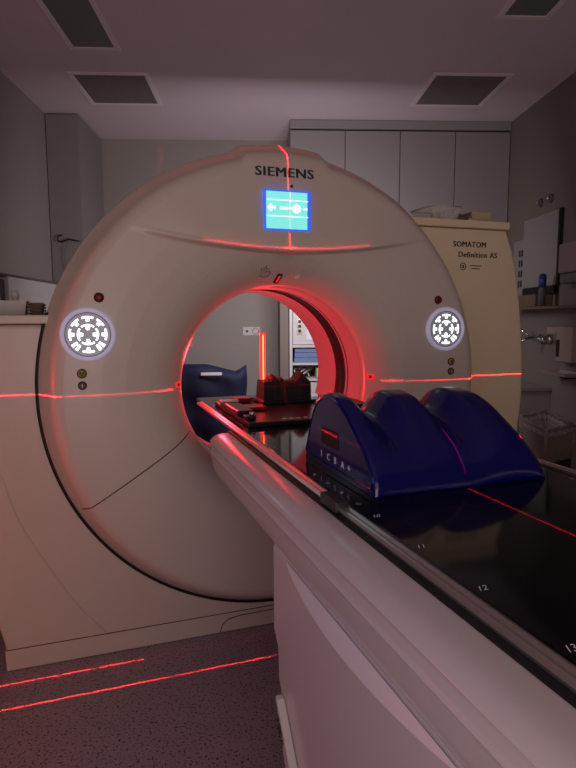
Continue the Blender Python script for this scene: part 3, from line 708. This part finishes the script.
# blue knee support
ks = thing('knee_support', 'glossy dark blue three-ridged leg support lying on the black table', 'leg support', (0, -1.04, ZT+0.001))
prof_k = [(-0.850, 0.0), (-0.853, 0.012), (-0.868, 0.048), (-0.885, 0.090), (-0.903, 0.127), (-0.920, 0.148), (-0.940, 0.165), (-0.965, 0.176), (-0.992, 0.181), (-1.02, 0.180), (-1.05, 0.176), (-1.075, 0.167), (-1.105, 0.150),
          (-1.135, 0.128), (-1.165, 0.105), (-1.192, 0.084), (-1.212, 0.063), (-1.228, 0.043), (-1.238, 0.022), (-1.242, 0.0)]
PK = catm(prof_k, 4)
def trough(x, y):
    d = 0.0
    for c, hw in ((-0.127, 0.060), (0.036, 0.060)):
        u = abs(x-c)/hw
        if u < 1: d = max(d, (0.5+0.5*math.cos(math.pi*u))**0.8)
    return d*0.052*sst((y+1.25)/0.22)
b = BM(); grid = []
KX = [-0.2165, -0.2160, -0.2145, -0.211, -0.205]+[-0.198+(0.204+0.198)*i/60 for i in range(61)]+[0.206, 0.2075, 0.2085]
for x in KX:
    e = min(abs(x+0.2165), abs(x-0.2085)); rnd = 0.0 if e > 0.011 else 0.011-math.sqrt(max(0, 0.011**2-(0.011-e)**2))
    col = []
    for (y, z) in PK:
        zz = z
        if z > 0.001 and y < -1.0 and x > 0: zz = z+(0.181*(z/0.181)**0.72-z)*sst(x/0.12)*sst((-1.0-y)/0.05)
        z = zz
        if z > 0.001:
            zz = max(0.0015, z-trough(x, y)*min(1, z/0.10)); zz = max(0.001, zz-rnd)
            if x > 0.125: zz = max(0.001, zz*max(0.0, 1-((x-0.125)/0.0845)**2.6)**0.5)
        yc = -1.045; yy = yc+(y-yc)*(1-rnd*1.5); col.append(b.verts.new((x, yy, ZT+0.0012+zz)))
    grid.append(col)
for A, B in zip(grid, grid[1:]):
    for i in range(len(PK)-1): b.faces.new((A[i], A[i+1], B[i+1], B[i])).smooth = True
b.faces.new(grid[0]); b.faces.new(grid[-1][::-1])
bmesh.ops.holes_fill(b, edges=b.edges)
kb = part('support_body', b, BLUEF, ks)
# rounded panel border on the near side, window and lettering
XS = -0.2175
b = BM(); bp = [(y*0.955+(-1.045)*0.045, ZT+0.014+z*0.86) for y, z in PK[3:-3]]
tube(b, [(XS+0.0005, y, z) for y, z in bp]+[(XS+0.0005, -1.225, ZT+0.014), (XS+0.0005, -0.862, ZT+0.014)], 0.0016, 6, True); part('panel_border', b, BLUEF, kb)
b = BM(); box(b, XS-0.0012, XS+0.004, -1.062, -0.966, 0.998, 1.037, 0.001); part('handle_hole', b, BLACK, kb)
for i, (ch, y) in enumerate((('I', -0.966), ('C', -1.002), ('B', -1.044), ('A', -1.082))):
    t_ = text_bm(ch, 0.0155, depth=0.0006)
    for v in t_.verts: v.co = Vector((XS-0.0008-v.co.z, y-v.co.x, 0.964+v.co.y))
    part('lettering', t_, MARKW, kb)
b = BM(); box(b, XS-0.0012, XS-0.0004, -1.129, -1.117, 0.9705, 0.9735); box(b, XS-0.0012, XS-0.0004, -1.1245, -1.1215, 0.966, 0.978); part('lettering', b, MARKW, kb)

# black index board with a ridged foot rest on it
t = thing('index_board', 'black perforated index board lying across the far end of the table', 'positioning board', (0, -0.16, ZT+0.001))
b = BM(); z0 = ZT+0.0012; box(b, -0.255, 0.255, -0.43, 0.10, z0, z0+0.016, 0.003); part('board', b, DARKP, t)
b = BM()
for k in range(14): cyl(b, (-0.12+0.026*k, -0.395, z0+0.0155), (-0.12+0.026*k, -0.395, z0+0.0175), 0.0075, seg=12)
part('peg_hole', b, GREYL, t, kind='stuff')
for sgn, lb in ((-1, 'black block on the near left edge of the index board'), (1, 'black block on the far right edge of the index board')):
    b = BM(); box(b, min(sgn*0.26, sgn*0.20), max(sgn*0.26, sgn*0.20), -0.30, -0.02, z0+0.017, z0+0.036, 0.004)
    single('clamp_block', b, DARKP, lb, 'block', (sgn*0.23, -0.16, z0+0.017))
b = BM(); box(b, -0.272, -0.200, -0.085, -0.060, z0+0.0365, z0+0.0445, 0.002)
single('scale_strip', b, GREYL, 'pale pinkish strip lying on the black block left of the foot rest', 'strip', (-0.236, -0.07, z0+0.0365))
t = thing('locking_peg', 'small metal peg with a square foot at the near left corner of the index board', 'peg', (-0.24, -0.36, z0+0.017))
b = BM(); box(b, -0.252, -0.215, -0.385, -0.345, z0+0.017, z0+0.030, 0.003); part('square_foot', b, DARKP, t)
b = BM(); cyl(b, (-0.225, -0.365, z0+0.030), (-0.225, -0.365, z0+0.040), 0.009, seg=16); part('peg_head', b, ALU, t)
b = BM(); box(b, -0.185, -0.120, 0.02, 0.08, z0+0.017, z0+0.034, 0.003)
single('slide_block', b, REDB, 'dark red block left of the foot rest, farther of two', 'block', (-0.15, 0.05, z0+0.017))
b = BM(); box(b, -0.19, -0.118, -0.20, -0.12, z0+0.017, z0+0.030, 0.003)
single('slide_block', b, REDB, 'dark red block left of the foot rest, nearer of two', 'block', (-0.15, -0.16, z0+0.017))
fr = thing('foot_rest', 'black ridged foot rest standing upright on the index board', 'foot rest', (0.02, 0.0, z0+0.017))
b = BM(); zb = z0+0.0175; pts = []
def hump(x):
    v = 0.088
    for c, w_, a in ((-0.038, 0.022, 0.028), (-0.004, 0.020, 0.016), (0.083, 0.032, 0.034)):
        v += a*math.exp(-((x-c)/(w_*0.62))**2)
    return v
n_ = 48; F = []; Bk = []
for i in range(n_+1):
    x = -0.088+(0.112+0.088)*i/n_; h = hump(x) if x > -0.066 else 0.092
    F.append([b.verts.new((x, -0.055, zb)), b.verts.new((x, -0.050, zb+h*0.80)), b.verts.new((x, -0.030, zb+h*0.94)), b.verts.new((x, 0.0, zb+h)), b.verts.new((x, 0.045, zb+h*0.97)), b.verts.new((x, 0.07, zb))])
for A, B in zip(F, F[1:]):
    for i in range(6): b.faces.new((A[i], A[(i+1) % 6], B[(i+1) % 6], B[i])).smooth = (0 < i < 5)
b.faces.new(F[0]); b.faces.new(F[-1][::-1]); part('rest_body', b, BLKFOAM, fr)
b = BM(); box(b, -0.092, -0.050, -0.061, -0.050, zb, zb+0.090, 0.002); part('side_plate', b, BLKFOAM, fr)
b = BM(); box(b, -0.105, 0.125, -0.075, 0.085, zb-0.0005, zb+0.012, 0.002); part('foot_plate', b, DARKP, fr)
# upright rod: laser light falling on it is put in as red glow
t = thing('laser_lit_rod', 'upright rod with red laser light put in as glow, behind the black foot rest', 'light rod', (-0.038, 0.13, ZT))
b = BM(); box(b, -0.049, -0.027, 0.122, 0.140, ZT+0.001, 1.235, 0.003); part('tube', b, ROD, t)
b = BM(); box(b, -0.0410, -0.0360, 0.1195, 0.1225, ZT+0.01, 1.228, 0.001); part('laser_glow_core', b, RODC, t)
b = BM(); box(b, -0.051, -0.025, 0.120, 0.142, 1.235, 1.240, 0.001); tube(b, [(-0.038, 0.13, 1.240), (-0.042, 0.13, 1.256), (-0.052, 0.13, 1.262)], 0.0025, 6); part('end_cap', b, GREYL, t)

# =================================================================== RIGHT WALL (room frame)
t = thing('white_board', 'plain grey-white board with a dark edge hanging on the right wall', 'board', (2.12, 2.17, 1.54), 'W')
b = BM(); box(b, 2.106, 2.129, 1.895, 2.47, 1.535, 2.085, 0.002); part('panel', b, CAB, t)
b = BM(); box(b, 2.100, 2.129, 1.870, 1.895, 1.535, 2.088, 0.002); part('edge_strip', b, BLACK, t)
b = BM(); cyl(b, (2.104, 2.06, 1.87), (2.107, 2.06, 1.87), 0.004, seg=10); part('pin', b, CHROME, t)
for (y, z, s) in ((2.235, 2.19, 'round chrome wall fitting above the board, the farther of two'), (2.07, 2.193, 'round chrome wall fitting above the board, the nearer of two')):
    t = thing('wall_fitting', s, 'wall fitting', (2.13, y, z), 'W', 'chrome fittings on the right wall')
    def cx_(bm, x0, x1, r, r1=None): cyl(bm, (x0, y, z), (x1, y, z), r, r1, 24)
    b = BM(); cx_(b, 2.122, 2.1295, 0.034); cx_(b, 2.110, 2.122, 0.030, 0.033); part('rosette', b, GREYB, t)
    b = BM(); cx_(b, 2.100, 2.110, 0.012); cx_(b, 2.094, 2.101, 0.014, 0.016); part('pin', b, CHROME, t)
t = thing('paper_notice', 'pale paper notice with dark pictures on the right wall beside the board', 'poster', (2.128, 2.57, 1.48), 'W')
b = BM(); box(b, 2.1265, 2.129, 2.49, 2.70, 1.48, 1.945); part('sheet', b, CAB, t)
b = BM()
for i in range(2):
    for j in range(4): box(b, 2.1255, 2.1265, 2.515+0.045*i, 2.545+0.045*i, 1.55+0.085*j, 1.605+0.085*j)
part('printed_picture', b, INKB, t)
t = thing('towel_dispenser', 'pinkish grey paper towel dispenser mounted at the right edge of the picture', 'dispenser', (2.04, 1.45, 1.52), 'W')
b = BM(); box(b, 1.955, 2.129, 1.20, 1.59, 1.592, 1.79, 0.010); part('housing', b, mat('dispenser_plastic', (0.36, 0.27, 0.26), 0.5), t)
b = BM(); box(b, 1.965, 2.129, 1.21, 1.58, 1.522, 1.590, 0.008); part('lower_tray', b, GREYB, t)
b = BM(); box(b, 2.01, 2.11, 1.28, 1.50, 1.49, 1.522, 0.002); part('paper_towel', b, BROWN, t)
b = BM(); box(b, 1.93, 2.129, 1.20, 2.44, 1.355, 1.375, 0.003)
single('wall_shelf', b, BROWN, 'narrow brown wall shelf under the board on the right wall', 'shelf', (2.05, 1.8, 1.355), 'W')
b = BM(); box(b, 1.99, 2.125, 1.98, 2.40, 1.377, 1.47, 0.004)
single('supply_carton', b, BROWN, 'long brown carton lying on the narrow wall shelf', 'carton', (2.06, 2.2, 1.377), 'W')
b = BM(); box(b, 2.08, 2.125, 1.90, 2.40, 1.472, 1.53, 0.004); single('dark_tray', b, DARKP, 'flat black tray stacked on the brown carton under the board', 'tray', (2.1, 2.1, 1.472), 'W')
t = thing('spray_bottle', 'slim bottle with a blue cap standing on the wall shelf', 'bottle', (2.0, 1.90, 1.377), 'W')
b = BM(); cyl(b, (2.0, 1.89, 1.377), (2.0, 1.89, 1.50), 0.028, 0.026); cyl(b, (2.0, 1.89, 1.50), (2.0, 1.89, 1.52), 0.026, 0.012); part('bottle_body', b, GREYB, t)
b = BM(); cyl(b, (2.0, 1.89, 1.52), (2.0, 1.89, 1.60), 0.027, 0.027); cyl(b, (2.0, 1.89, 1.60), (2.0, 1.89, 1.615), 0.027, 0.016); part('cap', b, NAVYB, t)
t = thing('soap_dispenser', 'beige soap dispenser with dark level window on the right wall', 'soap dispenser', (2.06, 1.6, 0.98), 'W')
b = BM(); box(b, 2.0, 2.129, 1.46, 1.66, 0.985, 1.235, 0.012); part('housing', b, mat('dispenser_beige', (0.38, 0.29, 0.25), 0.45), t)
b = BM(); box(b, 2.0, 2.07, 1.66, 1.80, 1.175, 1.228, 0.010); part('push_lever', b, MATS['dispenser_beige'], t)
b = BM(); box(b, 1.9965, 2.001, 1.60, 1.645, 1.02, 1.14, 0.002); part('level_window', b, DARKP, t)
b = BM(); box(b, 2.04, 2.08, 1.53, 1.59, 0.955, 0.985, 0.004); part('spout', b, GREYB, t)
t = thing('drip_tray', 'pale soap tray on a bracket below the soap dispenser', 'tray', (2.03, 1.6, 0.87), 'W')
b = BM(); tub(b, 1.97, 2.10, 1.45, 1.78, 0.890, 0.915, 0.012); part('tray_body', b, MATS['dispenser_beige'], t)
b = BM(); box(b, 2.02, 2.129, 1.56, 1.62, 0.868, 0.889, 0.003); part('bracket', b, DARKP, t)
t = thing('wall_tap', 'dark chrome lever tap on the right wall beside the soap dispenser', 'tap', (2.12, 2.1, 1.13), 'W')
b = BM(); cyl(b, (2.129, 2.12, 1.13), (2.10, 2.12, 1.13), 0.035); cyl(b, (2.129, 1.98, 1.13), (2.10, 1.98, 1.13), 0.035); cyl(b, (2.08, 1.95, 1.13), (2.08, 2.15, 1.13), 0.022); cyl(b, (2.10, 1.98, 1.13), (2.08, 1.98, 1.13), 0.014); cyl(b, (2.10, 2.12, 1.13), (2.08, 2.12, 1.13), 0.014); part('tap_body', b, CHROME, t)
b = BM(); tube(b, [(2.07, 2.05, 1.13), (2.03, 2.05, 1.14), (1.96, 2.05, 1.13), (1.93, 2.05, 1.10)], 0.011, 10); part('spout', b, CHROME, t)
b = BM(); tube(b, [(2.07, 2.16, 1.13), (2.02, 2.20, 1.18), (1.98, 2.24, 1.22)], 0.008, 8); tube(b, [(2.07, 1.94, 1.13), (2.02, 1.90, 1.15), (1.97, 1.86, 1.15)], 0.008, 8); part('lever', b, CHROME, t)
t = thing('sink_cabinet', 'low grey sink cabinet along the right wall behind the basket', 'cabinet', (1.98, 2.3, 0), 'W')
b = BM(); box(b, 1.88, 2.129, 1.95, 2.84, 0.0, 0.735, 0.003); part('body', b, CAB, t)
b = BM(); box(b, 1.86, 2.129, 1.93, 2.845, 0.737, 0.765, 0.004); part('worktop', b, CABL, t)

# laundry basket (turned), with liner
t = thing('laundry_basket', 'beige lattice plastic basket with a clear liner standing right of the scanner', 'basket', (1.85, 1.3, 0.397), 'W')
A0 = Vector((1.612, 0.967)); dL = Vector((0.10, 0.62)).normalized(); dR = Vector((0.82, 0.57)).normalized()
def bp_(s, q, z): v = A0+dL*s+dR*q; k = (z-BZ0)/(BZ1-BZ0); c = A0+dL*0.27+dR*0.17; v = c+(v-c)*(0.90+0.10*k); return Vector((v.x, v.y, z))
SL, SR, BZ0, BZ1 = 0.54, 0.34, 0.405, 0.615
b = BM(); W_ = BROWN
BEI = mat('beige_plastic', (0.26, 0.20, 0.165), 0.5)
corners = [(0, 0), (SL, 0), (SL, SR), (0, SR)]
for z, r in ((BZ1, 0.010), (BZ1-0.045, 0.006), (BZ0, 0.007)): tube(b, [bp_(*c, z) for c in corners], r, 8, True)
part('rim', b, BEI, t)
b = BM()
for i in range(4):
    c0, c1 = corners[i], corners[(i+1) % 4]; L0 = SL if i % 2 == 0 else SR; nn = int(L0/0.028)
    for k in range(-6, nn+1):
        for sg in (1, -1):
            u0 = k/nn; u1 = u0+0.17/L0
            if sg < 0: u0, u1 = u1, u0
            pts = []
            for q in range(9):
                tt = q/8; u = u0+(u1-u0)*tt
                if 0 <= u <= 1: pts.append(bp_(c0[0]+(c1[0]-c0[0])*u, c0[1]+(c1[1]-c0[1])*u, BZ0+(BZ1-0.045-BZ0)*tt))
            if len(pts) > 1: tube(b, pts, 0.0042, 5)
for c in corners: tube(b, [bp_(*c, BZ0), bp_(*c, BZ1)], 0.010, 8)
part('lattice_side', b, BEI, t)
b = BM(); vs_ = [b.verts.new(bp_(*c, BZ0+0.004)) for c in corners]; b.faces.new(vs_); part('bottom', b, BEI, t)
b = BM(); rn = random.Random(5); loop0 = []; loop1 = []; loop2 = []
for i in range(4):
    c0, c1 = corners[i], corners[(i+1) % 4]
    for k in range(10):
        u = k/10; s = c0[0]+(c1[0]-c0[0])*u; q = c0[1]+(c1[1]-c0[1])*u
        cs, cq = SL/2, SR/2
        loop0.append(b.verts.new(bp_(cs+(s-cs)*1.05, cq+(q-cq)*1.05, BZ1-0.04+rn.uniform(-.01, .01))))
        loop1.append(b.verts.new(bp_(cs+(s-cs)*1.03, cq+(q-cq)*1.03, BZ1+0.014+rn.uniform(-.003, .012))))
        loop2.append(b.verts.new(bp_(cs+(s-cs)*0.80, cq+(q-cq)*0.80, BZ1-0.07+rn.uniform(-.02, .05))))
cc = b.verts.new(bp_(SL/2, SR/2, BZ1-0.10)); n = len(loop0)
for i in range(n):
    j = (i+1) % n; b.faces.new((loop0[i], loop0[j], loop1[j], loop1[i])); b.faces.new((loop1[i], loop1[j], loop2[j], loop2[i])); b.faces.new((loop2[i], loop2[j], cc))
part('liner', b, BAG, t, smooth=True)
t2 = thing('low_stool', 'low black stool carrying the beige lattice basket', 'stool', (1.85, 1.3, 0), 'W')
q = [A0+dL*s+dR*r for s, r in ((0.0, 0.0), (SL, 0.0), (SL, SR), (0.0, SR))]
cq = sum(q, Vector((0, 0)))/4
b = BM(); prism(b, [tuple(cq+(v-cq)*0.95) for v in q], 'z', 0.355, 0.396, 0.004); part('seat', b, DARKP, t2)
for v in q:
    p = cq+(v-cq)*0.82; b = BM(); cyl(b, (p.x, p.y, 0), (p.x, p.y, 0.355), 0.018, seg=12); part('leg', b, DARKP, t2)

for o in bpy.data.objects:
    for k in ('base', 'frame'):
        if k in o: del o[k]
